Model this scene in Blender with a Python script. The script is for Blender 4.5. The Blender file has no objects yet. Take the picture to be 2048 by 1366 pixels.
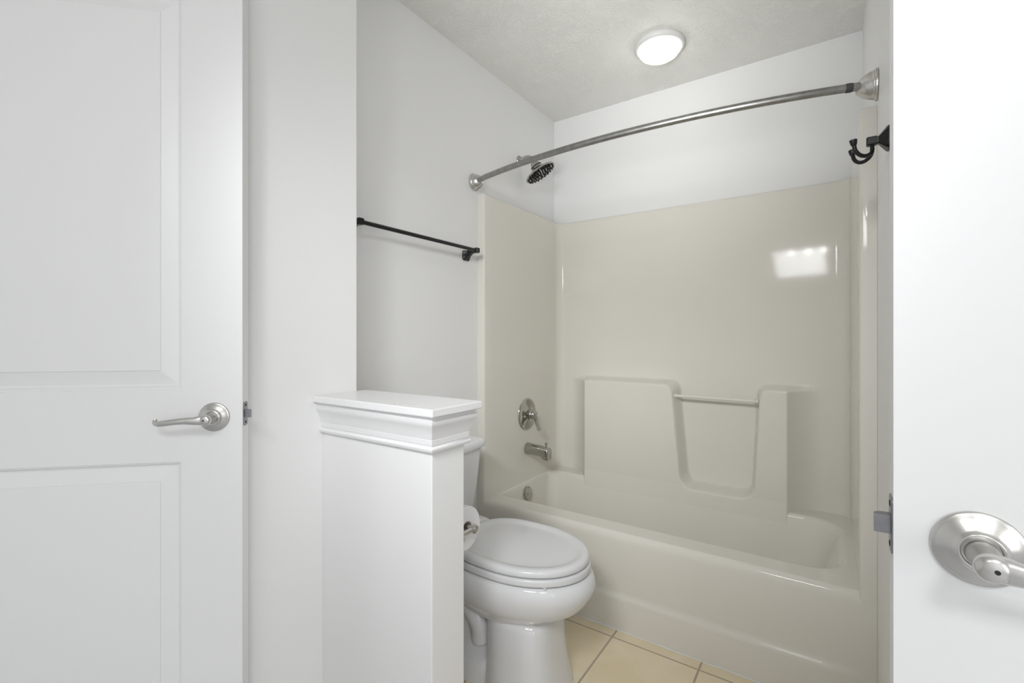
import bpy, bmesh, math, random
from math import sin, cos, pi, radians, sqrt, exp
from mathutils import Vector, Matrix
random.seed(7)
scn = bpy.context.scene
C = scn.collection

# ------------------------------------------------------------------ camera, world, exposure
cam_d = bpy.data.cameras.new('camera'); cam = bpy.data.objects.new('camera', cam_d); C.objects.link(cam)
CAM_Z = 1.152
cam.location = (0, 0, CAM_Z); cam.rotation_euler = (radians(90), 0, radians(34.4))
cam_d.sensor_width = 36; cam_d.lens = 930.2 / 2048 * 36
cam_d.shift_y = -6.5 / 2048; cam_d.clip_start = 0.01
scn.camera = cam
w = bpy.data.worlds.new('world'); scn.world = w; w.use_nodes = True
w.node_tree.nodes['Background'].inputs[0].default_value = (0.9, 0.95, 1, 1)
w.node_tree.nodes['Background'].inputs[1].default_value = 0.3
vs = scn.view_settings
vs.view_transform = 'Standard'; vs.look = 'None'; vs.gamma = 1; vs.use_curve_mapping = False
vs.exposure = -0.05

# lamp strengths (the lamps themselves are built below)
VANITY_E = 170
DOME_E = 5.0
def area(name, loc, rot, sx, sy, power, col=(1, 1, 1)):
    d = bpy.data.lights.new(name, 'AREA'); d.shape = 'RECTANGLE'; d.size = sx; d.size_y = sy
    d.energy = power; d.color = col
    o = bpy.data.objects.new(name, d); C.objects.link(o); o.location = loc; o.rotation_euler = rot
    return o
# added side fill at the far right wall, which has no window
TUB_FILL_E = 3.8; UP_E = 2.6; SIDE_FILL_E = 16.5; BACK_E = 1.0; TOP_FILL_E = 19
area('added_side_fill', (2.17, -.9, 1.35), (0, radians(90), 0), 1.5, 1.3, SIDE_FILL_E)
# added fill with a narrow spread beside the camera, aimed at the tub
fl_l = area('added_tub_fill', (-.25, -.42, 1.90), (0, 0, 0), .44, .26, TUB_FILL_E, (0.98, 0.99, 1.0))
fl_l.rotation_euler = (Vector((-.90, 2.3, .85)) - fl_l.location).to_track_quat('-Z', 'Y').to_euler()
fl_l.data.spread = radians(62)
# another added fill, bounced off the tub room ceiling
up_l = area('added_ceiling_fill', (-.35, -.20, 1.25), (0, 0, 0), .5, .4, UP_E, (0.98, 0.99, 1.0))
up_l.rotation_euler = (Vector((-.70, 2.0, 2.40)) - up_l.location).to_track_quat('-Z', 'Y').to_euler()
up_l.data.spread = radians(46)
# broad fill added before the wall behind the camera, no window there
area('added_rear_fill', (1.25, -1.97, 1.30), (radians(90), 0, 0), 1.5, 1.5, BACK_E)
# overhead fill added in the front room, without a fixture
area('added_top_fill', (0.78, -0.85, 2.462), (0, 0, 0), 0.45, 0.40, TOP_FILL_E, (0.95, 0.975, 1.0))

# ------------------------------------------------------------------ materials
def mat(name, col, rough=0.5, metal=0.0, spec=0.5, coat=0.0, bump=None, var=None, emit=None, sss=0):
    m = bpy.data.materials.new(name); m.use_nodes = True
    nt = m.node_tree; N = nt.nodes; L = nt.links
    b = N['Principled BSDF']
    b.inputs['Base Color'].default_value = (*col, 1)
    b.inputs['Roughness'].default_value = rough
    b.inputs['Metallic'].default_value = metal
    b.inputs['Specular IOR Level'].default_value = spec
    b.inputs['Coat Weight'].default_value = coat
    b.inputs['Coat Roughness'].default_value = 0.05
    tc = N.new('ShaderNodeTexCoord')
    if var:
        sc, amt = var
        n = N.new('ShaderNodeTexNoise'); n.inputs['Scale'].default_value = sc; n.inputs['Detail'].default_value = 4
        L.new(tc.outputs['Object'], n.inputs['Vector'])
        r = N.new('ShaderNodeMapRange'); r.inputs['From Min'].default_value = .3; r.inputs['From Max'].default_value = .7
        r.inputs['To Min'].default_value = 1 - amt; r.inputs['To Max'].default_value = 1.0
        L.new(n.outputs['Fac'], r.inputs['Value'])
        mx = N.new('ShaderNodeMix'); mx.data_type = 'RGBA'; mx.blend_type = 'MULTIPLY'; mx.inputs['Factor'].default_value = 1
        mx.inputs['A'].default_value = (*col, 1)
        L.new(r.outputs['Result'], mx.inputs['B']); L.new(mx.outputs['Result'], b.inputs['Base Color'])
    if bump:
        sc, st, dist = bump
        n = N.new('ShaderNodeTexNoise'); n.inputs['Scale'].default_value = sc; n.inputs['Detail'].default_value = 3
        L.new(tc.outputs['Object'], n.inputs['Vector'])
        bp = N.new('ShaderNodeBump'); bp.inputs['Strength'].default_value = st; bp.inputs['Distance'].default_value = dist
        L.new(n.outputs['Fac'], bp.inputs['Height']); L.new(bp.outputs['Normal'], b.inputs['Normal'])
    if emit:
        b.inputs['Emission Color'].default_value = (*emit[0], 1); b.inputs['Emission Strength'].default_value = emit[1]
    return m

M = {}
M['wall'] = mat('white_wall_paint', (0.90, 0.90, 0.895), 0.45, spec=0.35, bump=(60, 0.05, 0.003))
M['trimpaint'] = mat('white_trim_paint', (0.87, 0.87, 0.875), 0.33, spec=0.5, bump=(25, 0.04, 0.003))
M['door'] = mat('white_door_paint', (0.86, 0.86, 0.862), 0.38, spec=0.45, bump=(40, 0.04, 0.003))
M['fiberglass'] = mat('almond_fiberglass', (0.80, 0.775, 0.71), 0.07, spec=0.14, bump=(7, 0.03, 0.01), var=(3, 0.02))
M['porcelain'] = mat('white_porcelain', (0.82, 0.825, 0.84), 0.08, spec=0.55)
M['seatplastic'] = mat('white_seat_plastic', (0.80, 0.805, 0.82), 0.14, spec=0.5)
M['nickel'] = mat('satin_nickel', (0.62, 0.61, 0.59), 0.27, metal=1, bump=(120, 0.03, 0.001))
M['rodmetal'] = mat('brushed_rod_metal', (0.40, 0.395, 0.38), 0.33, metal=1, bump=(90, 0.08, 0.001), var=(45, 0.25))
M['chrome'] = mat('chrome', (0.47, 0.46, 0.43), 0.06, metal=1)
M['steel'] = mat('latch_steel', (0.32, 0.32, 0.34), 0.3, metal=1, var=(80, 0.2))
M['dark'] = mat('dark_slot', (0.01, 0.01, 0.01), 0.6)
M['black'] = mat('matte_black_metal', (0.008, 0.008, 0.009), 0.3, spec=0.4)
M['rubber'] = mat('black_rubber', (0.012, 0.012, 0.012), 0.5)
M['greyband'] = mat('grey_rubber_band', (0.07, 0.07, 0.07), 0.6)
M['paper'] = mat('tissue_paper', (0.88, 0.88, 0.89), 0.95, spec=0.1, bump=(200, 0.2, 0.002))
M['cardboard'] = mat('cardboard_core', (0.55, 0.52, 0.48), 0.9)
M['caulk'] = mat('white_caulk', (0.82, 0.82, 0.80), 0.5, bump=(60, 0.4, 0.003))
M['lampring'] = mat('white_lamp_ring', (0.72, 0.72, 0.70), 0.4)
M['diffuser'] = mat('lit_diffuser', (0.9, 0.9, 0.9), 0.4, emit=((1.0, 0.985, 0.93), DOME_E))
M['globe'] = mat('lit_globe', (0.9, 0.9, 0.9), 0.4, emit=((1.0, 1.0, 1.0), VANITY_E))
M['white_plastic'] = mat('white_plastic', (0.78, 0.78, 0.76), 0.3)

# stomped / knockdown ceiling: ridged strokes
def ceiling_mat():
    m = mat('textured_ceiling', (0.89, 0.885, 0.85), 0.8, spec=0.2)
    nt = m.node_tree; N = nt.nodes; L = nt.links; b = N['Principled BSDF']; tc = N['Texture Coordinate']
    n1 = N.new('ShaderNodeTexNoise'); n1.inputs['Scale'].default_value = 7; n1.inputs['Detail'].default_value = 2
    L.new(tc.outputs['Object'], n1.inputs['Vector'])
    mp = N.new('ShaderNodeMix'); mp.data_type = 'RGBA'; mp.blend_type = 'LINEAR_LIGHT'; mp.inputs['Factor'].default_value = 0.12
    L.new(tc.outputs['Object'], mp.inputs['A']); L.new(n1.outputs['Color'], mp.inputs['B'])
    hs = []
    for sc, seed in ((32, 0.0), (60, 5.0)):
        n = N.new('ShaderNodeTexNoise'); n.noise_dimensions = '4D'; n.inputs['W'].default_value = seed
        n.inputs['Scale'].default_value = sc; n.inputs['Detail'].default_value = 1.5; n.inputs['Distortion'].default_value = 1.2
        L.new(mp.outputs['Result'], n.inputs['Vector'])
        a = N.new('ShaderNodeMath'); a.operation = 'SUBTRACT'; a.inputs[1].default_value = 0.5
        L.new(n.outputs['Fac'], a.inputs[0])
        c = N.new('ShaderNodeMath'); c.operation = 'ABSOLUTE'; L.new(a.outputs[0], c.inputs[0])
        d = N.new('ShaderNodeMapRange'); d.inputs['From Min'].default_value = 0.0; d.inputs['From Max'].default_value = 0.05
        d.inputs['To Min'].default_value = 1; d.inputs['To Max'].default_value = 0; d.interpolation_type = 'SMOOTHSTEP'
        L.new(c.outputs[0], d.inputs['Value']); hs.append(d.outputs['Result'])
    n3 = N.new('ShaderNodeTexNoise'); n3.inputs['Scale'].default_value = 5; L.new(tc.outputs['Object'], n3.inputs['Vector'])
    mr = N.new('ShaderNodeMapRange'); mr.inputs['From Min'].default_value = .22; mr.inputs['From Max'].default_value = .55
    L.new(n3.outputs['Fac'], mr.inputs['Value'])
    ad = N.new('ShaderNodeMath'); ad.operation = 'ADD'; L.new(hs[0], ad.inputs[0]); L.new(hs[1], ad.inputs[1])
    mu = N.new('ShaderNodeMath'); mu.operation = 'MULTIPLY'; L.new(ad.outputs[0], mu.inputs[0]); L.new(mr.outputs['Result'], mu.inputs[1])
    bp = N.new('ShaderNodeBump'); bp.inputs['Strength'].default_value = 0.50; bp.inputs['Distance'].default_value = 0.0020
    L.new(mu.outputs[0], bp.inputs['Height']); L.new(bp.outputs['Normal'], b.inputs['Normal'])
    return m
M['ceiling'] = ceiling_mat()

TILE = 0.318; TX0 = -0.6955; TY0 = 1.70
def floor_mat():
    m = mat('beige_floor_tile', (0.66, 0.53, 0.34), 0.3, spec=0.4)
    nt = m.node_tree; N = nt.nodes; L = nt.links; b = N['Principled BSDF']; tc = N['Texture Coordinate']
    sp = N.new('ShaderNodeSeparateXYZ'); L.new(tc.outputs['Object'], sp.inputs[0])
    ds = []
    for ax, o in (('X', TX0), ('Y', TY0)):
        s = N.new('ShaderNodeMath'); s.operation = 'SUBTRACT'; s.inputs[1].default_value = o; L.new(sp.outputs[ax], s.inputs[0])
        p = N.new('ShaderNodeMath'); p.operation = 'PINGPONG'; p.inputs[1].default_value = TILE / 2; L.new(s.outputs[0], p.inputs[0])
        ds.append(p.outputs[0])
    mn = N.new('ShaderNodeMath'); mn.operation = 'MINIMUM'; L.new(ds[0], mn.inputs[0]); L.new(ds[1], mn.inputs[1])
    mr = N.new('ShaderNodeMapRange'); mr.inputs['From Min'].default_value = .0019; mr.inputs['From Max'].default_value = .0034
    mr.interpolation_type = 'SMOOTHSTEP'; L.new(mn.outputs[0], mr.inputs['Value'])
    n = N.new('ShaderNodeTexNoise'); n.inputs['Scale'].default_value = 6; n.inputs['Detail'].default_value = 6; n.inputs['Distortion'].default_value = .6
    L.new(tc.outputs['Object'], n.inputs['Vector'])
    cr = N.new('ShaderNodeValToRGB')
    cr.color_ramp.elements[0].position = .3; cr.color_ramp.elements[0].color = (0.86, 0.73, 0.50, 1)
    cr.color_ramp.elements[1].position = .7; cr.color_ramp.elements[1].color = (0.95, 0.85, 0.65, 1)
    L.new(n.outputs['Fac'], cr.inputs['Fac'])
    mx = N.new('ShaderNodeMix'); mx.data_type = 'RGBA'; mx.inputs['A'].default_value = (0.52, 0.44, 0.35, 1)
    L.new(mr.outputs['Result'], mx.inputs['Factor']); L.new(cr.outputs['Color'], mx.inputs['B'])
    L.new(mx.outputs['Result'], b.inputs['Base Color'])
    ro = N.new('ShaderNodeMapRange'); ro.inputs['To Min'].default_value = .85; ro.inputs['To Max'].default_value = .3
    L.new(mr.outputs['Result'], ro.inputs['Value']); L.new(ro.outputs['Result'], b.inputs['Roughness'])
    bp = N.new('ShaderNodeBump'); bp.inputs['Distance'].default_value = .002; L.new(mr.outputs['Result'], bp.inputs['Height'])
    L.new(bp.outputs['Normal'], b.inputs['Normal'])
    return m
M['floor'] = floor_mat()

# ------------------------------------------------------------------ mesh helpers
def link(name, bm, m, parent=None, smooth=True, angle=40, label=None, cat=None, group=None, kind=None, recalc=True):
    if recalc: bmesh.ops.recalc_face_normals(bm, faces=bm.faces)
    me = bpy.data.meshes.new(name); bm.to_mesh(me); bm.free()
    o = bpy.data.objects.new(name, me); C.objects.link(o)
    for mm in (m if isinstance(m, (list, tuple)) else [m]): me.materials.append(mm)
    if smooth:
        for p in me.polygons: p.use_smooth = True
        try: me.set_sharp_from_angle(angle=radians(angle))
        except Exception: pass
    if parent is not None: o.parent = parent
    if label: o['label'] = label
    if cat: o['category'] = cat
    if group: o['group'] = group
    if kind: o['kind'] = kind
    return o
def thing(name, loc, rz, label, cat, group=None):
    o = bpy.data.objects.new(name, None); C.objects.link(o); o.location = loc; o.rotation_euler = (0, 0, rz)
    o.empty_display_size = .05
    o['label'] = label; o['category'] = cat
    if group: o['group'] = group
    return o
def addbox(bm, x0, x1, y0, y1, z0, z1, bev=0, seg=2):
    v = [bm.verts.new(p) for p in ((x0,y0,z0),(x1,y0,z0),(x1,y1,z0),(x0,y1,z0),(x0,y0,z1),(x1,y0,z1),(x1,y1,z1),(x0,y1,z1))]
    fs = [bm.faces.new([v[i] for i in f]) for f in ((3,2,1,0),(4,5,6,7),(0,1,5,4),(1,2,6,5),(2,3,7,6),(3,0,4,7))]
    if bev:
        es = set(e for f in fs for e in f.edges)
        bmesh.ops.bevel(bm, geom=list(es), offset=bev, segments=seg, profile=.5, affect='EDGES')
def box(*a, bev=0, seg=2):
    bm = bmesh.new(); addbox(bm, *a, bev=bev, seg=seg); return bm
def rings(bm, rs, closed=True, cap0=False, cap1=False):
    vr = [[bm.verts.new(p) for p in r] for r in rs]
    n = len(vr[0])
    for a, b in zip(vr, vr[1:]):
        for i in range(n if closed else n - 1):
            j = (i + 1) % n
            bm.faces.new((a[i], a[j], b[j], b[i]))
    if cap0: bm.faces.new(vr[0][::-1])
    if cap1: bm.faces.new(vr[-1])
    return vr
def lathe(bm, prof, mtx=None, n=40, cap0=True, cap1=True):
    """prof: (r, h) pairs along local +Z; mtx places it"""
    mtx = mtx or Matrix()
    rings(bm, [[mtx @ Vector((max(r, 1e-5) * cos(2*pi*i/n), max(r, 1e-5) * sin(2*pi*i/n), h)) for i in range(n)] for r, h in prof], True, cap0, cap1)
def frame(origin, zdir, xdir=(0, 0, 1)):
    z = Vector(zdir).normalized(); x = Vector(xdir); x = (x - z * x.dot(z))
    if x.length < 1e-5: x = Vector((1, 0, 0)) - z * z.x
    x.normalize(); y = z.cross(x)
    m = Matrix((x, y, z)).transposed().to_4x4(); m.translation = Vector(origin); return m
def catmull(pts, sub=6):
    P = [Vector(p) for p in pts]; P = [P[0] * 2 - P[1]] + P + [P[-1] * 2 - P[-2]]; out = []
    for i in range(1, len(P) - 2):
        for k in range(sub):
            t = k / sub; a, b, c, d = P[i-1:i+3]
            out.append(.5 * ((2*b) + (c-a)*t + (2*a-5*b+4*c-d)*t*t + (3*b-a-3*c+d)*t**3))
    out.append(P[-2]); return out
def tube(bm, path, rad, n=16, up=(0, 0, 1), cap=True):
    """path of points; rad number or list of r / (r_side, r_up)"""
    P = [Vector(p) for p in path]; rs = []
    for i, p in enumerate(P):
        t = (P[min(i+1, len(P)-1)] - P[max(i-1, 0)]).normalized()
        u = Vector(up); u = u - t * u.dot(t)
        if u.length < 1e-4: u = Vector((0, 1, 0)) - t * t.y
        u.normalize(); s = t.cross(u)
        r = rad[i] if isinstance(rad, (list, tuple)) else rad
        a, b = r if isinstance(r, (list, tuple)) else (r, r)
        rs.append([p + s * a * cos(2*pi*k/n) + u * b * sin(2*pi*k/n) for k in range(n)])
    rings(bm, rs, True, cap, cap)
def interp(xs, x):
    for (a, va), (b, vb) in zip(xs, xs[1:]):
        if x <= b: return va + (vb - va) * (x - a) / (b - a) if b > a else vb
    return xs[-1][1]
def sstep(t):
    t = max(0, min(1, t)); return t * t * (3 - 2 * t)

# ------------------------------------------------------------------ room shell
XL, XR, YB, YF = -1.409, 0.115, 2.520, 1.751
ZC, ZS, ZR = 2.486, 1.847, 0.377
XW, XE, HY0, HY1 = -1.2216, -0.7855, 0.8085, 0.927
def struct(name, bm, m, **k): return link(name, bm, m, smooth=False, kind='structure', **k)
struct('floor', box(-2.0, 2.3, .70, 2.62, -.08, 0), M['floor'])
struct('floor', box(-2.0, 2.3, -2.1, .70, -.08, 0), mat('neutral_bounce_grey', (.62, .62, .63), .4, var=(5, .06)))  # unseen front floor, made grey to keep its bounce light neutral
struct('ceiling', box(-2.0, 2.3, -2.1, 2.62, ZC, ZC + .1), M['ceiling'])
struct('wall_left', box(XL - .1, XL, HY1, YB, 0, ZC), M['wall'])
struct('wall_back', box(XL - .1, XR + .1, YB, YB + .1, 0, ZC), M['wall'])
struct('wall_right', box(XR, XR + .1, .66, YB, 0, ZC), M['wall'])
struct('wall_front_right', box(XR + .1, 2.2, .66, .76, 0, ZC), M['wall'])
struct('wall_far_right', box(2.2, 2.3, -2.1, .76, 0, ZC), M['wall'])
struct('wall_behind', box(-1.9, 2.2, -2.1, -2.0, 0, ZC), M['wall'])
struct('wall_far_left', box(-2.0, -1.9, -2.1, HY1, 0, ZC), M['wall'])
struct('wall_front_left', box(-1.9, XW, .585, HY1, 0, ZC, bev=.004, seg=3), M['wall'])
struct('wall_half', box(XW, XE, HY0, HY1, 0, .955, bev=.0025, seg=2), M['wall'])

# cap and crown moulding of the half wall: front run, mitred end, rear run
def moulding():
    bm = bmesh.new()
    # (projection, z)
    prof = [(0, .880), (.010, .880), (.0125, .883), (.013, .888), (.010, .892), (.0065, .8935), (.0065, .896),
            (.0085, .8965), (.0095, .909), (.0085, .9095), (.0095, .912), (.012, .922), (.016, .933), (.021, .943),
            (.0255, .950), (.0255, .957), (.021, .958), (.021, .969), (0, .969)]
    rs = []
    for p, z in prof:
        rs.append([(XW, HY0 - p, z), (XE + p, HY0 - p, z), (XE + p, HY1 + p, z), (XW, HY1 + p, z)])
    rings(bm, rs, closed=False)
    # ends against the wall
    return bm
t1 = link('trim_1', moulding(), M['trimpaint'], smooth=True, angle=35, kind='structure')
t1['label'] = 'white crown moulding around the top of the half wall'
OV = .034
bm = box(XW, XE + OV, HY0 - OV, HY1 + OV, .969, .988, bev=.0025, seg=2)
t2 = struct('trim_2', bm, M['trimpaint'])
t2['label'] = 'flat white ledge board capping the half wall'
# paint chips on the ledge and a caulk tag under the moulding
def blobs(pts, mats, zn):
    bm = bmesh.new()
    for x, y, r in pts:
        n = 7; a0 = random.random() * 6
        top = [bm.verts.new((x + r * random.uniform(.6, 1.1) * cos(a0 + 2*pi*i/n) * 1.5, y + r * random.uniform(.6, 1.1) * sin(a0 + 2*pi*i/n), zn)) for i in range(n)]
        bm.faces.new(top)
        bot = [bm.verts.new((v.co.x, v.co.y, zn - .0006)) for v in top]
        for i in range(n): bm.faces.new((top[i], top[(i+1) % n], bot[(i+1) % n], bot[i]))
    return bm
M['chip'] = mat('chipped_paint', (0.50, 0.50, 0.49), .7)
pts = [(-.885 + random.gauss(0, .02), HY0 - .006 + random.gauss(0, .012) , random.uniform(.0006, .0014)) for _ in range(12)] + [(-.90, HY0 - .028, .0018), (-.885, HY0 - .03, .0015), (-.787, HY0 - .03, .001)]
link('paint_chips', blobs(pts, None, .9885), M['chip'], parent=t2, smooth=False)
bm = bmesh.new(); tube(bm, [(-.90, HY0 - .004, .8815), (-.904, HY0 - .003, .877), (-.910, HY0 - .002, .874)], [.0018, .0015, .0006], n=8)
link('caulk_tag', bm, M['caulk'], parent=t1)

# ------------------------------------------------------------------ doors
LEV_Z = .957
def door_leaf(sg, W=.76, T=.035, H=2.03):
    bm = bmesh.new()
    xs = [0, .131, W - .131, W]; zs = [0, .206, .855, 1.023, 1.941, H]
    for side in (0, 1):
        Y = 0 if side == 0 else T; d = 1 if side == 0 else -1
        for i in range(3):
            for j in range(5):
                x0, x1, z0, z1 = xs[i], xs[i+1], zs[j], zs[j+1]
                if i == 1 and j in (1, 3):
                    prof = [(0, 0), (.0015, .0022), (.004, .003), (.0045, .0055), (.0085, .0100), (.0125, .0105), (.0430, .0025), (.0445, .0004), (.046, .0002)]
                    rs = []
                    for off, dep in prof:
                        rs.append([(sg * (x0 + off), Y + d * dep, z0 + off), (sg * (x1 - off), Y + d * dep, z0 + off),
                                   (sg * (x1 - off), Y + d * dep, z1 - off), (sg * (x0 + off), Y + d * dep, z1 - off)])
                    rings(bm, rs, True, False, True)
                else:
                    bm.faces.new([bm.verts.new(p) for p in ((sg*x0, Y, z0), (sg*x1, Y, z0), (sg*x1, Y, z1), (sg*x0, Y, z1))])
    for x in (0, W): bm.faces.new([bm.verts.new(p) for p in ((sg*x, 0, 0), (sg*x, T, 0), (sg*x, T, H), (sg*x, 0, H))])
    for z in (0, H): bm.faces.new([bm.verts.new(p) for p in ((0, 0, z), (sg*W, 0, z), (sg*W, T, z), (0, T, z))])
    bmesh.ops.remove_doubles(bm, verts=bm.verts, dist=.00002)
    return bm
def handle(door, sg, lab, side=0, T=.035):
    """rose on the door face, lever towards the hinge; local: x = sg*(away from edge), -y outwards"""
    o = -1 if side == 0 else 1; Y0 = 0 if side == 0 else T
    cx = sg * .0605
    bm = bmesh.new()
    F = frame((cx, Y0, LEV_Z), (0, o, 0))
    lathe(bm, [(.0338, 0), (.0338, .0018), (.0330, .0032), (.0308, .0036), (.0300, .0042), (.0250, .0072), (.0200, .0098), (.0178, .0112), (.0168, .0128), (.0158, .0134), (.0142, .0130), (.0135, .0110), (.001, .0110)], F, n=64)
    rose = link('door_handle', bm, M['nickel'], parent=door, angle=50)
    rose['label'] = lab
    bm = bmesh.new()
    lathe(bm, [(.0122, .0105), (.0124, .020), (.0118, .030), (.0116, .036), (.0120, .042), (.0120, .047), (.0105, .0505), (.007, .0525), (.001, .053)], F, n=36)
    # lever arm: swells out of the hub, sweeps sideways, ends in a curl
    P = [(0, .040, 0), (.010, .044, -.0005), (.022, .0475, -.001), (.042, .0490, -.0005), (.064, .0490, -.002), (.084, .0470, -.0045), (.098, .0435, -.0058), (.1055, .0395, -.0030), (.1045, .0370, .0045)]
    R = [(.009, .0120), (.0078, .0112), (.0058, .0090), (.0045, .0074), (.0042, .0066), (.0042, .0066), (.0046, .0062), (.0046, .0052), (.0028, .0034)]
    path = catmull([(cx + sg * a, Y0 + o * b, LEV_Z + c) for a, b, c in P], 5)
    rr = []
    for i in range(len(path)):
        f = i / 5; k = min(int(f), len(R) - 2); q = f - k
        rr.append((R[k][0] * (1-q) + R[k+1][0] * q, R[k][1] * (1-q) + R[k+1][1] * q))
    tube(bm, path, rr, n=20)
    lev = link('lever', bm, M['nickel'], parent=rose, angle=60)
    bm = bmesh.new()
    lathe(bm, [(.0019, .0524), (.0019, .0534)], frame((cx + sg * .0015, Y0, LEV_Z), (0, o, 0)), n=16)
    link('pinhole', bm, M['dark'], parent=rose)
    return rose
def latch(door, sg, T=.035, bolt_dir=1):
    # face plate on the edge (x = 0 plane, outward = -sg x)
    o = -sg
    n = 8; hw, hh, r = .0127, .0286, .006; Z = LEV_Z + .004; yc = T / 2
    pts = []
    for cyy, czz, a0 in ((hw - r, hh - r, 0), (-(hw - r), hh - r, 90), (-(hw - r), -(hh - r), 180), (hw - r, -(hh - r), 270)):
        for k in range(n + 1):
            a = radians(a0 + 90 * k / n); pts.append((yc + cyy + r * cos(a), Z + czz + r * sin(a)))
    bm = bmesh.new()
    rings(bm, [[(0, y, z) for y, z in pts], [(o * .0008, y, z) for y, z in pts], [(o * .0012, yc + (y - yc) * .95, Z + (z - Z) * .975) for y, z in pts]], True, True, True)
    pl = link('latch_plate', bm, M['steel'], parent=door, angle=50)
    bm = bmesh.new()
    for dz in (.0205, -.0205):
        lathe(bm, [(.0032, .0008), (.0032, .0016), (.0022, .0019), (.001, .0013)], frame((0, yc, Z + dz), (o, 0, 0)), n=14)
    link('screw', bm, M['dark'], parent=pl)
    # spring bolt: flat on one side, curved bevel on the other
    bm = bmesh.new(); hw2, hz, L = .0065, .0090, .0135
    prof = [(0, -hw2), (0, hw2), (L, hw2)] + [(L * cos(a) , hw2 - 2 * hw2 * sin(a)) for a in [radians(9 * k) for k in range(2, 9)]]
    prof = [(0, -hw2), (0, hw2), (L, hw2), (L, hw2 * .2), (L * .93, -hw2 * .2), (L * .75, -hw2 * .6), (L * .45, -hw2 * .9)]
    rings(bm, [[(o * (.001 + a), yc + bolt_dir * b, Z + z) for a, b in prof] for z in (-hz, hz)], True, True, True)
    link('latch_bolt', bm, M['steel'], parent=pl, smooth=False)
def door(name, loc, rz, sg, label, hl, bolt_dir):
    d = link(name, door_leaf(sg), M['door'], smooth=True, angle=18, kind='structure')
    d['label'] = label
    d.location = loc; d.rotation_euler = (0, 0, rz)
    handle(d, sg, hl, 0); handle(d, sg, 'same lever handle on the hidden face', 1)
    latch(d, sg, bolt_dir=bolt_dir)
    # hinges on the far edge
    for z in (.25, 1.02, 1.8):
        bm = bmesh.new(); lathe(bm, [(.006, -.045), (.006, .045)], frame((sg * .764, .017, z), (0, 0, 1), (1, 0, 0)), n=16)
        addbox(bm, sg * .7575 - .003, sg * .7575 + .003, .002, .033, z - .044, z + .044)
        link('hinge', bm, M['nickel'], parent=d, smooth=False)
    return d
door('door_1', (-1.153, .550, .010), radians(44.5), -1, 'white two panel door standing open at the left', 'satin nickel lever handle on round rose', -1)
door('door_2', (.0515, .594, .002), 0, 1, 'white door edge close to the camera at the right', 'satin nickel lever handle cut by the right edge', -1)

# ------------------------------------------------------------------ tub and surround (one piece unit)
tubT = thing('bathtub', (0, 0, 0), 0, 'glossy almond fibreglass bathtub with moulded shower surround in the alcove', 'bathtub')
IX0, IX1, IY1 = XL + .043, XR - .043, 2.500
AF = 1.760
def rrect(x0, x1, y0, y1, r, nc=12, mx=24, my=12, rl=None):
    pts = []
    rl = r if rl is None else rl
    cs = [(x1 - r, y1 - r, 0, r), (x0 + rl, y1 - rl, 90, rl), (x0 + rl, y0 + rl, 180, rl), (x1 - r, y0 + r, 270, r)]
    for k, (cx, cy, a0, r) in enumerate(cs):
        arc = [(cx + r * cos(radians(a0 + 90 * i / nc)), cy + r * sin(radians(a0 + 90 * i / nc))) for i in range(nc + 1)]
        nx = cs[(k + 1) % 4]; a1 = radians(nx[2]); q = (nx[0] + nx[3] * cos(a1), nx[1] + nx[3] * sin(a1)); m = mx if k in (0, 2) else my
        pts += arc
        for i in range(1, m): pts.append((arc[-1][0] + (q[0] - arc[-1][0]) * i / m, arc[-1][1] + (q[1] - arc[-1][1]) * i / m))
    return pts
def tub_mesh():
    bm = bmesh.new()
    bx0, bx1, by0, by1 = IX0 + .006, .048, 1.868, 2.402
    rs = []
    # deck: outer rectangle in to the basin lip
    o = rrect(XL + .002, XR - .002, 1.780, YB - .002, .004)
    rs.append([(x, y, ZR) for x, y in o])
    for f, dz in ((.5, .0), (.85, .0)):
        a = rrect(bx0 - .02 * (1-f), bx1 + .02 * (1-f), by0 - .05 * (1 - f), by1 + .02 * (1-f), .13, rl=.05)
        rs.append([(x, y, ZR) for x, y in a])
    steps = [(.0, 0.0), (.004, .0012), (.008, .005), (.012, .012), (.015, .022), (.022, .05), (.032, .10), (.042, .15), (.052, .20), (.064, .25), (.082, .29), (.11, .318), (.15, .328), (.20, .330)]
    for d, dz in steps:
        a = rrect(bx0 + d * .38, bx1 - d * 1.8, by0 + d * .75, by1 - d * .9, (.12 + d * .35), rl=.05 + d * .2)
        rs.append([(x, y, ZR - dz) for x, y in a])
    rings(bm, rs, True, False, True)
    # apron: rows across full width
    prof = [(YF, 0), (YF, .118), (YF + .001, .126), (YF + .005, .1325), (AF, .136), (AF, .150), (AF - .001, .25), (AF, .345), (AF + .002, .356), (AF + .006, .366), (AF + .012, .3735), (1.780, ZR)]
    nx = 60; rr = []
    for i in range(nx + 1):
        u = i / nx; x = XL + .0003 + (XR - XL - .0006) * u
        # the lower band fades into the end flanges
        k = sstep((x - (XL + .02)) / .05) * sstep(((XR - .02) - x) / .10)
        rr.append([(x, (AF - (AF - y) * k) if y < AF - .0015 else y, z) for y, z in prof])
    rings(bm, rr, closed=False)
    return bm
link('tub', tub_mesh(), M['fiberglass'], parent=tubT, angle=60)

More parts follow.
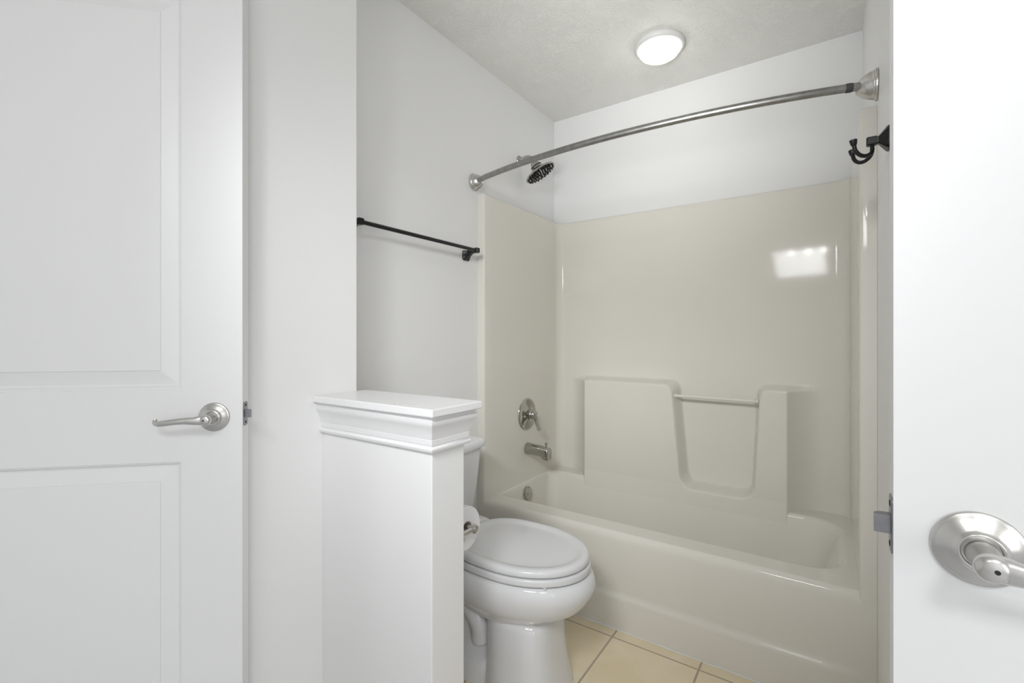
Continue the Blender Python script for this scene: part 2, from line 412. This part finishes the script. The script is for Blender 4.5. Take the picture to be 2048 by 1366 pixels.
LED = .929
def smin(a, b, k):
    h = max(0, min(1, .5 + .5 * (b - a) / k)); return b * (1 - h) + a * h - k * h * (1 - h)
def bump_mask(x, z):
    ml = sstep((x + 1.262) / .118); mr = sstep((-.045 - x) / .112)
    # slanted ends are nearly straight ramps with rounded ends
    ml = max(0, min(1, (x + 1.275) / .132)) ** 1.9; mr = max(0, min(1, (-.030 - x) / .130)) ** 1.9
    g = (z - .41) / .5
    xl = -.605 - .045 * g; xr = -.305 + .025 * g; xc = (xl + xr) / 2; hw = (xr - xl) / 2; r = .05
    qx = abs(x - xc) - hw + r; qz = (.418 - z) + r
    dn = sqrt(max(qx, 0) ** 2 + max(qz, 0) ** 2) + min(max(qx, qz), 0) - r
    d = smin(LED - z, dn, .05) + .008
    m = sstep(d / .026)
    return m * min(ml, 1) * min(mr, 1)
def surround_mesh():
    bm = bmesh.new(); r = .05
    path = []   # (x, y, nx, ny, back?)
    fl = .010
    path += [(XL + .0003, AF), (XL + .014, AF), (IX0 - fl, AF)]
    path += [(IX0 - fl + fl * sin(radians(a)), AF + fl - fl * cos(radians(a))) for a in (22, 45, 68, 90)]
    for k in range(1, 12): path.append((IX0, AF + fl + (IY1 - r - AF - fl) * k / 11))
    path += [(IX0 + r - r * cos(radians(a)), IY1 - r + r * sin(radians(a))) for a in (11.25, 22.5, 33.75, 45, 56.25, 67.5, 78.75)]
    bx = IX0 + r; n = 330
    for k in range(n + 1): path.append((bx + (IX1 - r - bx) * k / n, IY1))
    path += [(IX1 - r + r * sin(radians(a)), IY1 - r + r * cos(radians(a))) for a in (11.25, 22.5, 33.75, 45, 56.25, 67.5, 78.75)]
    for k in range(11, 0, -1): path.append((IX1, AF + fl + (IY1 - r - AF - fl) * k / 11))
    path += [(IX1 + fl - fl * sin(radians(a)), AF + fl - fl * cos(radians(a))) for a in (90, 68, 45, 22)]
    path += [(IX1 + fl, AF), (XR - .014, AF), (XR - .0003, AF)]
    zs = [.300 + i * .004 for i in range(int((.97 - .300) / .004) + 1)]
    z = .98
    while z < ZS - .02: zs.append(z); z += .03
    zs += [ZS - .012, ZS - .004, ZS - .001, ZS]
    cx, cy = (IX0 + IX1) / 2, 1.9
    rows = []
    D = .108
    for z in zs:
        row = []
        out = interp([(0, 0), (ZS - .012, 0), (ZS - .004, .0015), (ZS - .001, .006), (ZS, .018)], z)
        for x, y in path:
            yy = y; xx = x
            if y > IY1 - .0005: yy = y - D * bump_mask(x, z)
            if z > ZS - .0121:
                if y > IY1 - r: yy = y + out
                if x < IX0 + r * .5: xx = max(XL + .001, x - out)
                if x > IX1 - r * .5: xx = min(XR - .001, x + out)
            # lean the lower block into the basin wall
            if z < .42 and y > IY1 - .0005: yy -= (.42 - z) * .10 * bump_mask(x, z)
            row.append((xx, yy, z))
        rows.append(row)
    rings(bm, rows, closed=False)
    return bm
link('surround_panel', surround_mesh(), M['fiberglass'], parent=tubT, angle=75)
bm = bmesh.new()
tube(bm, [(-.662, 2.418, .860), (-.275, 2.418, .858)], .0072, n=20)
lathe(bm, [(.013, 0), (.011, .006), (.0072, .010)], frame((-.650, 2.418, .860), (1, 0, 0)), n=20)
lathe(bm, [(.013, 0), (.011, .006), (.0072, .010)], frame((-.288, 2.418, .858), (-1, 0, 0)), n=20)
link('grab_bar', bm, M['fiberglass'], parent=tubT)
# caulk bead along the apron foot and up the right end
bm = bmesh.new()
pts = [(XL + .02 + i * .03, YF - .001 + random.uniform(-.0015, .0008), .0015) for i in range(50)]
tube(bm, pts, [(.0035 + random.uniform(-.001, .0015), .003 + random.uniform(-.0008, .001)) for _ in pts], n=8)
link('caulk_bead', bm, M['caulk'], parent=tubT, label='white caulk line along the foot of the apron')

# ------------------------------------------------------------------ tub fittings
VY = 2.138
v = thing('shower_valve', (IX0, VY, .739), 0, 'chrome round shower valve trim with lever on the surround wall', 'faucet')
bm = bmesh.new()
lathe(bm, [(.086, 0), (.0865, .002), (.085, .005), (.080, .0075), (.074, .0085), (.055, .0105), (.035, .013), (.030, .016), (.001, .016)], frame((0, 0, 0), (1, 0, 0)), n=64)
link('valve_plate', bm, M['chrome'], parent=v)
bm = bmesh.new()
lathe(bm, [(.028, .012), (.027, .030), (.024, .032), (.0225, .036), (.0240, .040), (.0240, .048), (.020, .056), (.011, .061), (.001, .062)], frame((0, 0, 0), (1, 0, 0)), n=40)
link('valve_hub', bm, M['chrome'], parent=v)
bm = bmesh.new()
P = catmull([(.046, .0, .006), (.055, .001, -.014), (.060, .003, -.034), (.067, .006, -.058), (.075, .009, -.082)], 5)
R = [(.0175 - .006 * min(1, i / 9) + .002 * max(0, (i - 9) / 11), .015 - .0072 * min(1, i / 10)) for i in range(len(P))]
tube(bm, P, R, n=18, up=(1, 0, 0)); link('valve_lever', bm, M['chrome'], parent=v)

s = thing('tub_spout', (IX0, VY, .553), 0, 'chrome tub spout with diverter knob below the valve', 'faucet')
bm = bmesh.new()
rs = []
for x, ry, zt, zb in ((0, .028, .030, -.030), (.003, .0305, .032, -.032), (.012, .0305, .032, -.032), (.040, .029, .029, -.0305), (.075, .0275, .0255, -.0295), (.092, .027, .0235, -.030), (.100, .0265, .022, -.034), (.108, .026, .021, -.044), (.116, .0255, .020, -.047), (.134, .025, .018, -.047), (.140, .024, .015, -.047), (.1425, .020, .011, -.045)):
    zc, rz = (zt + zb) / 2, (zt - zb) / 2
    e = 2.0 if x < .06 else 3.6
    ring = []
    for k in range(32):
        a = 2 * pi * k / 32; c, q = cos(a), sin(a)
        ring.append((x, ry * math.copysign(abs(c) ** (2 / e), c), zc + rz * math.copysign(abs(q) ** (2 / e), q)))
    rs.append(ring)
rings(bm, rs, True, True, True); link('spout_body', bm, M['chrome'], parent=s, angle=50)
bm = bmesh.new(); lathe(bm, [(.004, .0), (.004, .022), (.0045, .023), (.008, .030), (.0085, .033), (.004, .035)], frame((.122, 0, .010), (.0, 0, 1), (1, 0, 0)), n=18)
link('diverter_knob', bm, M['chrome'], parent=s)

ov = thing('overflow_plate', (-1.342, 2.112, .318), 0, 'round chrome overflow plate inside the end of the bathtub', 'drain cover')
bm = bmesh.new(); F = frame((0, 0, 0), (1, 0, .17))
lathe(bm, [(.037, -.004), (.0375, .002), (.036, .006), (.030, .009), (.012, .0105), (.001, .0108)], F, n=48)
link('plate', bm, M['chrome'], parent=ov)
for yy in (-.017, .017):
    bm = bmesh.new(); lathe(bm, [(.0042, .0085), (.0042, .0105), (.002, .0108)], frame(F @ Vector((-.008 if yy < 0 else 0, yy, 0)), (1, 0, .17)), n=14); link('screw', bm, M['steel'], parent=ov)

sh = thing('wall_mounted_shower', (XL, 2.13, 2.127), 0, 'round chrome shower head with black rubber nozzles on a bent arm', 'shower head')
bm = bmesh.new(); lathe(bm, [(.027, 0), (.027, .002), (.024, .007), (.012, .013), (.0105, .015)], frame((0, 0, 0), (1, 0, 0)), n=36); link('flange', bm, M['chrome'], parent=sh)
bm = bmesh.new(); AP = catmull([(0.0, 0, 0), (.040, 0, .008), (.066, 0, .004), (.084, 0, -.012), (.093, .003, -.034)], 6)
tube(bm, AP, .0095, n=18); link('arm', bm, M['chrome'], parent=sh)
hd = Vector((.46, .25, -.85)).normalized(); H0 = Vector((.091, .002, -.028))
bm = bmesh.new()
lathe(bm, [(.012, -.004), (.017, .000), (.022, .006), (.0225, .012), (.027, .018), (.030, .024)], frame(H0, hd), n=40)
lathe(bm, [(.030, .029), (.034, .034), (.044, .044), (.062, .054), (.080, .060), (.087, .064), (.0885, .069), (.086, .0735), (.080, .0715), (.001, .073)], frame(H0, hd), n=64)
head = link('spray_head', bm, M['chrome'], parent=sh)
bm = bmesh.new(); lathe(bm, [(.0295, .023), (.0315, .024), (.0315, .029), (.0295, .030)], frame(H0, hd), n=40); link('grip_ring', bm, M['greyband'], parent=sh)
F = frame(H0, hd); noz = None
for rr_, nn in ((.0, 1), (.015, 6), (.030, 11), (.045, 15), (.060, 18), (.075, 22)):
    for k in range(nn):
        a = 2 * pi * k / nn + rr_ * 40
        Fm = F @ Matrix.Translation((rr_ * cos(a), rr_ * sin(a), .0722))
        if noz is None:
            bm = bmesh.new(); lathe(bm, [(.0044, 0), (.0040, .004), (.0026, .0080)], n=8)
            noz = o = link('nozzle', bm, M['rubber'], parent=head)
        else:
            o = noz.copy(); C.objects.link(o); o.parent = head
        o.matrix_local = Fm

# curved shower rod
rod = thing('shower_curtain_rod', (XL, 1.734, 1.898), 0, 'curved brushed metal shower curtain rod spanning the alcove above the tub', 'curtain rod')
RL = XR - XL
def rodp(t):
    return Vector((t * RL, -.110 * (4 * t * (1 - t)) ** .92, 0))
TJ = .632
bm = bmesh.new(); tube(bm, [rodp(t) for t in [.020 + (TJ - .020) * i / 40 for i in range(41)]], .0124, n=20); link('outer_tube', bm, M['rodmetal'], parent=rod)
bm = bmesh.new(); tube(bm, [rodp(t) for t in [TJ - .01 + (.985 - TJ + .01) * i / 30 for i in range(31)]], .0120, n=20); link('inner_tube', bm, M['rodmetal'], parent=rod)
bm = bmesh.new(); tube(bm, [rodp(t) for t in (.948, .951, .957, .960)], [.0122, .0133, .0133, .0122], n=20); link('rubber_band', bm, M['greyband'], parent=rod)
for x, d in ((0.001, 1), (RL - .001, -1)):
    bm = bmesh.new()
    k = 1.0 if d == 1 else 1.12
    dd = (rodp(.05) - rodp(0)).normalized() if d == 1 else (rodp(.95) - rodp(1)).normalized()
    lathe(bm, [(.040*k, 0), (.0405*k, .002), (.0395*k, .006), (.037*k, .0075), (.037*k, .010), (.0355*k, .0115), (.0345*k, .017), (.0315*k, .026), (.026*k, .036), (.020*k, .044), (.0165, .049), (.0155, .052), (.001, .053)], frame((x, 0, 0), (d, 0, 0)), n=56)
    link('end_flange', bm, M['nickel'], parent=rod)

# ------------------------------------------------------------------ towel bar and robe hook
tb = thing('towel_bar', (XL, 1.37, 1.556), 0, 'matte black towel bar on the wall above the half wall', 'towel bar')
def sqpost(y):
    bm = bmesh.new(); rs = []
    for x, hw, zc in ((0, .023, -.018), (.006, .023, -.018), (.010, .020, -.0165), (.020, .0145, -.010), (.035, .0105, -.004), (.048, .009, -.001), (.054, .009, 0), (.055, .0115, 0), (.075, .0115, 0), (.077, .010, 0)):
        b = hw * .22
        rs.append([(x, y + a * hw - math.copysign(b * (1 - e), a) * 0 - (a * b if e == 0 else 0), zc + c * hw - (c * b if e else 0)) for a, c, e in
                   ((1, 1, 0), (1, 1, 1), (1, -1, 1), (1, -1, 0), (-1, -1, 0), (-1, -1, 1), (-1, 1, 1), (-1, 1, 0))])
    # order the octagon properly
    out = []
    for (x, hw, zc), _ in zip(((r[0][0], 0, 0) for r in rs), rs): pass
    bm2 = bmesh.new(); rs2 = []
    for x, hw, zc in ((0, .023, -.018), (.006, .023, -.018), (.010, .020, -.0165), (.020, .0145, -.010), (.035, .0105, -.004), (.048, .009, -.001), (.054, .009, 0), (.055, .0115, 0), (.075, .0115, 0), (.077, .010, 0)):
        b = hw * .25
        rs2.append([(x, y + py, zc + pz) for py, pz in ((hw - b, hw), (hw, hw - b), (hw, -hw + b), (hw - b, -hw), (-hw + b, -hw), (-hw, -hw + b), (-hw, hw - b), (-hw + b, hw))])
    rings(bm2, rs2, True, True, True); bm.free(); return bm2
for y in (-.340, .303):
    link('post', sqpost(y), M['black'], parent=tb, smooth=False)
bm = bmesh.new(); tube(bm, [(.065, -.340, 0), (.065, .303, 0)], .0078, n=20); link('bar', bm, M['black'], parent=tb)

rh = thing('robe_hook', (XR, 1.405, 1.623), 0, 'matte black double robe hook on the right wall beside the tub', 'hook')
bm = bmesh.new(); rs = []
for x, hw, hz, zc in ((0, .020, .026, 0), (-.004, .020, .026, 0), (-.007, .0185, .0235, .0), (-.021, .008, .0085, .000), (-.024, .0075, .0085, 0), (-.0245, .0085, .010, .000), (-.042, .0085, .010, .000), (-.044, .007, .0085, 0)):
    b = hw * .25; bz = hz * .25
    rs.append([(x, py, zc + pz) for py, pz in ((hw - b, hz), (hw, hz - bz), (hw, -hz + bz), (hw - b, -hz), (-hw + b, -hz), (-hw, -hz + bz), (-hw, hz - bz), (-hw + b, hz))])
rings(bm, rs, True, True, True); link('base', bm, M['black'], parent=rh, smooth=False)
for sy in (-1, 1):
    bm = bmesh.new()
    P = catmull([(-.033, 0, -.006), (-.033, sy * .004, -.024), (-.037, sy * .012, -.033), (-.047, sy * .021, -.0385), (-.058, sy * .029, -.036), (-.066, sy * .034, -.026), (-.069, sy * .036, -.014)], 6)
    tube(bm, P, .0045, n=14); lathe(bm, [(.0050, 0), (.0062, .002), (.0082, .012), (.0078, .0135), (.001, .0137)], frame(P[-1], (-.12, sy * .1, 1), (1, 0, 0)), n=24)
    link('prong', bm, M['black'], parent=rh)

# ------------------------------------------------------------------ toilet
TY = 1.322
to = thing('toilet', (XL, TY, 0), 0, 'white porcelain toilet with closed lid between the half wall and bathtub', 'toilet')
def wx(X): return X - XL      # world X to toilet local x
def egg(xf, xb, hw, z, n=64, ef=2.0, eb=2.6, xc=None, yc=0):
    xc = xc if xc is not None else xb + (xf - xb) * .42
    pts = []
    for k in range(n):
        a = 2 * pi * k / n; c, s_ = cos(a), sin(a)
        e = ef if c >= 0 else eb
        A = (xf - xc) if c >= 0 else (xc - xb)
        pts.append((xc + A * math.copysign(abs(c) ** (2 / e), c), yc + hw * math.copysign(abs(s_) ** (2 / (e if c < 0 else 2.0)), s_), z))
    return pts
def col(xf, xb, hw, z, e=3.2, n=64):
    xc = (xf + xb) / 2; A = (xf - xb) / 2; pts = []
    for k in range(n):
        a = 2 * pi * k / n; c, s_ = cos(a), sin(a)
        pts.append((xc + A * math.copysign(abs(c) ** (2 / e), c), hw * math.copysign(abs(s_) ** (2 / e), s_), z))
    return pts
# bowl
bm = bmesh.new()
rs = [egg(wx(a), wx(b), h, z, xc=wx(-.90)) for z, a, b, h in
      ((.405, -.640, -1.16, .168), (.408, -.632, -1.165, .176), (.404, -.622, -1.17, .184), (.392, -.612, -1.17, .190), (.372, -.606, -1.17, .1925),
       (.350, -.612, -1.168, .190), (.325, -.627, -1.165, .182), (.304, -.642, -1.16, .173), (.294, -.654, -1.155, .165), (.286, -.668, -1.15, .157),
       (.262, -.712, -1.14, .132), (.250, -.727, -1.13, .121), (.243, -.734, -1.12, .116), (.236, -.736, -1.12, .114))]
rings(bm, rs, True, True, True); link('bowl', bm, M['porcelain'], parent=to, angle=60)
# front column of the pedestal
bm = bmesh.new()
rs = [col(wx(a), wx(b), h, z, e) for z, a, b, h, e in ((.262, -.745, -.955, .090, 2.6), (.240, -.735, -.960, .112, 2.8), (.225, -.733, -.965, .1155, 3.0), (.15, -.728, -.965, .118, 3.0), (.08, -.718, -.965, .122, 3.0), (.02, -.705, -.965, .128, 3.0), (.002, -.700, -.965, .130, 3.0), (0, -.704, -.965, .128, 3.0))]
rings(bm, rs, True, True, True)
link('pedestal', bm, M['porcelain'], parent=to, angle=60)
# recessed rear body with trapway bulge and foot
bm = bmesh.new()
rs = [col(wx(a), wx(b), h, z, 3.5) for z, a, b, h in ((.38, -.93, -1.36, .10), (.25, -.93, -1.32, .082), (.12, -.93, -1.32, .080), (.075, -.93, -1.32, .090), (.06, -.93, -1.33, .118), (.012, -.93, -1.335, .124), (0, -.93, -1.335, .124))]
rings(bm, rs, True, True, True)
for sy in (-1, 1):
    P = catmull([(wx(-.99), sy * .060, .12), (wx(-1.00), sy * .066, .19), (wx(-1.06), sy * .068, .235), (wx(-1.13), sy * .066, .205), (wx(-1.16), sy * .062, .13), (wx(-1.17), sy * .058, .06)], 6)
    tube(bm, P, .036, n=20)
link('trapway', bm, M['porcelain'], parent=to, angle=50)
# rear deck under the tank
bm = bmesh.new()
rs = [col(wx(a), wx(-1.385), h, z, 4.5) for z, a, h in ((.335, -1.12, .12), (.36, -1.09, .15), (.39, -1.08, .172), (.412, -1.08, .180), (.425, -1.082, .178), (.430, -1.09, .170))]
rings(bm, rs, True, True, True); link('rear_deck', bm, M['porcelain'], parent=to, angle=50)
# seat
bm = bmesh.new()
S = [(.411, .005), (.4125, .001), (.417, 0), (.427, 0), (.4315, .001), (.433, .005)]
rings(bm, [egg(wx(-.624) - d, wx(-1.105) + d, .1855 - d, z, xc=wx(-.87), eb=2.9) for z, d in S], True, True, True)
link('seat', bm, M['seatplastic'], parent=to, angle=60)
# bumper
for sx, sy in ((-.70, -.128), (-.70, .128), (-1.0, -.150), (-1.0, .150)):
    bm = bmesh.new()
    addbox(bm, wx(sx) - .005, wx(sx) + .005, sy - .004, sy + .004, .406, .4125, bev=.0015)
    link('bumper', bm, M['white_plastic'], parent=to, smooth=False)
# lid: rolled edge, shallow bevel, gently crowned field
bm = bmesh.new()
S = [(.4365, .006), (.438, .0015), (.4425, 0), (.449, 0), (.4545, .002), (.4580, .007), (.4592, .014), (.4590, .022), (.4572, .030), (.4545, .038), (.4538, .046), (.4545, .062), (.4570, .10), (.4585, .15)]
rings(bm, [egg(wx(-.629) - d, wx(-1.10) + d, .1835 - d, z, xc=wx(-.87), eb=2.9) for z, d in S], True, True, True)
link('lid', bm, M['seatplastic'], parent=to, angle=60)
for sy in (-.075, .075):
    bm = bmesh.new(); tube(bm, [(wx(-1.115), sy - .022, .444), (wx(-1.115), sy + .022, .444)], .011, n=18); addbox(bm, wx(-1.132), wx(-1.10), sy - .016, sy + .016, .428, .444, bev=.002)
    link('hinge', bm, M['seatplastic'], parent=to)
# tank and lid
def tankring(z, x0, x1, hw, r):
    pts = []; nc = 7
    bow = .014
    for cx, cy, a0 in ((x1 - r, hw - r, 0), (x0 + .01, hw - .01, 90), (x0 + .01, -hw + .01, 180), (x1 - r, -hw + r, 270)):
        rr_ = r if cx > x0 + .02 else .01
        for k in range(nc + 1):
            a = radians(a0 + 90 * k / nc); pts.append((cx + rr_ * cos(a), cy + rr_ * sin(a), z))
        if a0 == 270:
            for k in range(1, 12):
                yy = (-hw + r) + (2 * hw - 2 * r) * k / 12; pts.append((x1 + bow * (1 - (yy / (hw - r)) ** 2) , yy, z))
    return pts
bm = bmesh.new()
rings(bm, [tankring(z, .028, x1, hw, .035) for z, x1, hw in ((.424, .185, .172), (.430, .192, .180), (.445, .197, .186), (.56, .206, .203), (.68, .212, .217), (.700, .213, .219), (.703, .205, .212))], True, True, True)
link('tank', bm, M['porcelain'], parent=to, angle=50)
bm = bmesh.new()
rings(bm, [tankring(z, .018, x1, hw, .035) for z, x1, hw in ((.702, .214, .221), (.703, .222, .230), (.707, .2245, .2325), (.722, .225, .233), (.731, .223, .231), (.737, .217, .225), (.7395, .205, .213), (.7405, .16, .17))], True, True, True)
link('tank_lid', bm, M['porcelain'], parent=to, angle=50)

# ------------------------------------------------------------------ toilet paper and holder
RY, RZ, RX = .998, .627, -.826
th = thing('toilet_paper_holder', (RX, HY1, RZ), 0, 'satin nickel toilet paper holder on the back of the half wall', 'paper holder')
for x in (.016, -.146):
    bm = bmesh.new()
    lathe(bm, [(.022, .001), (.0225, .004), (.019, .007), (.010, .012), (.0085, .018), (.0080, .050), (.0085, .056)], frame((x, 0, 0), (0, 1, 0)), n=28)
    lathe(bm, [(.004, -.011), (.0105, -.009), (.0125, -.003), (.0125, .003), (.0105, .009), (.004, .011)], frame((x, RY - HY1, 0), (1, 0, 0)), n=28)
    link('post', bm, M['nickel'], parent=th)
bm = bmesh.new(); tube(bm, [(-.140, RY - HY1, 0), (.014, RY - HY1, 0)], .0065, n=16); link('spindle', bm, M['nickel'], parent=th)
rl = thing('toilet_paper_roll', (RX - .010, RY, RZ - .006), 0, 'roll of white toilet paper peeking out behind the half wall end', 'toilet paper')
bm = bmesh.new(); F = frame((0, 0, 0), (-1, 0, 0))
lathe(bm, [(.0205, .0), (.058, .0), (.060, .002), (.060, .100), (.058, .102), (.0205, .102), (.0205, 0)], F, n=56, cap0=False, cap1=False)
link('paper', bm, M['paper'], parent=rl)
bm = bmesh.new(); lathe(bm, [(.0192, -.0005), (.0208, -.0005), (.0208, .1025), (.0192, .1025), (.0192, -.0005)], F, n=40, cap0=False, cap1=False)
link('cardboard_core', bm, M['cardboard'], parent=rl)

# ------------------------------------------------------------------ lamps
cl = thing('ceiling_lamp', (-.640, 2.118, ZC), 0, 'round white flush ceiling lamp, lit, above the bathtub', 'ceiling light')
bm = bmesh.new(); F = frame((0, 0, 0), (0, 0, -1), (1, 0, 0))
lathe(bm, [(.106, 0), (.109, .004), (.110, .012), (.107, .020), (.101, .024), (.095, .0245), (.093, .020), (.001, .018)], F, n=72)
link('trim_ring', bm, M['lampring'], parent=cl)
bm = bmesh.new()
lathe(bm, [(.0925, .019), (.0925, .026), (.090, .034), (.082, .046), (.068, .056), (.050, .063), (.028, .0665), (.001, .0675)], F, n=64)
link('diffuser', bm, M['diffuser'], parent=cl)

vl = thing('lamp_bar', (-.19, -.66, ZC), 0, 'bar of three lit globe lamps mirrored in the glossy surround', 'lamp')
bm = bmesh.new(); addbox(bm, -.26, .26, -.03, .03, -.40, -.375, bev=.004)
link('rail', bm, M['nickel'], parent=vl, smooth=False)
bm = bmesh.new(); lathe(bm, [(.05, 0), (.05, -.012), (.008, -.02), (.008, -.38)], n=24); link('stem', bm, M['nickel'], parent=vl)
for x in (-.155, 0, .145):
    bm = bmesh.new(); lathe(bm, [(.02, -.40), (.022, -.412), (.022, -.42)], frame((x, 0, 0), (0, 0, 1), (1, 0, 0)), n=24); link('socket', bm, M['nickel'], parent=vl)
    bm = bmesh.new(); bmesh.ops.create_uvsphere(bm, u_segments=32, v_segments=16, radius=.018, matrix=Matrix.Translation((x, 0, -.438))); link('globe', bm, M['globe'], parent=vl)
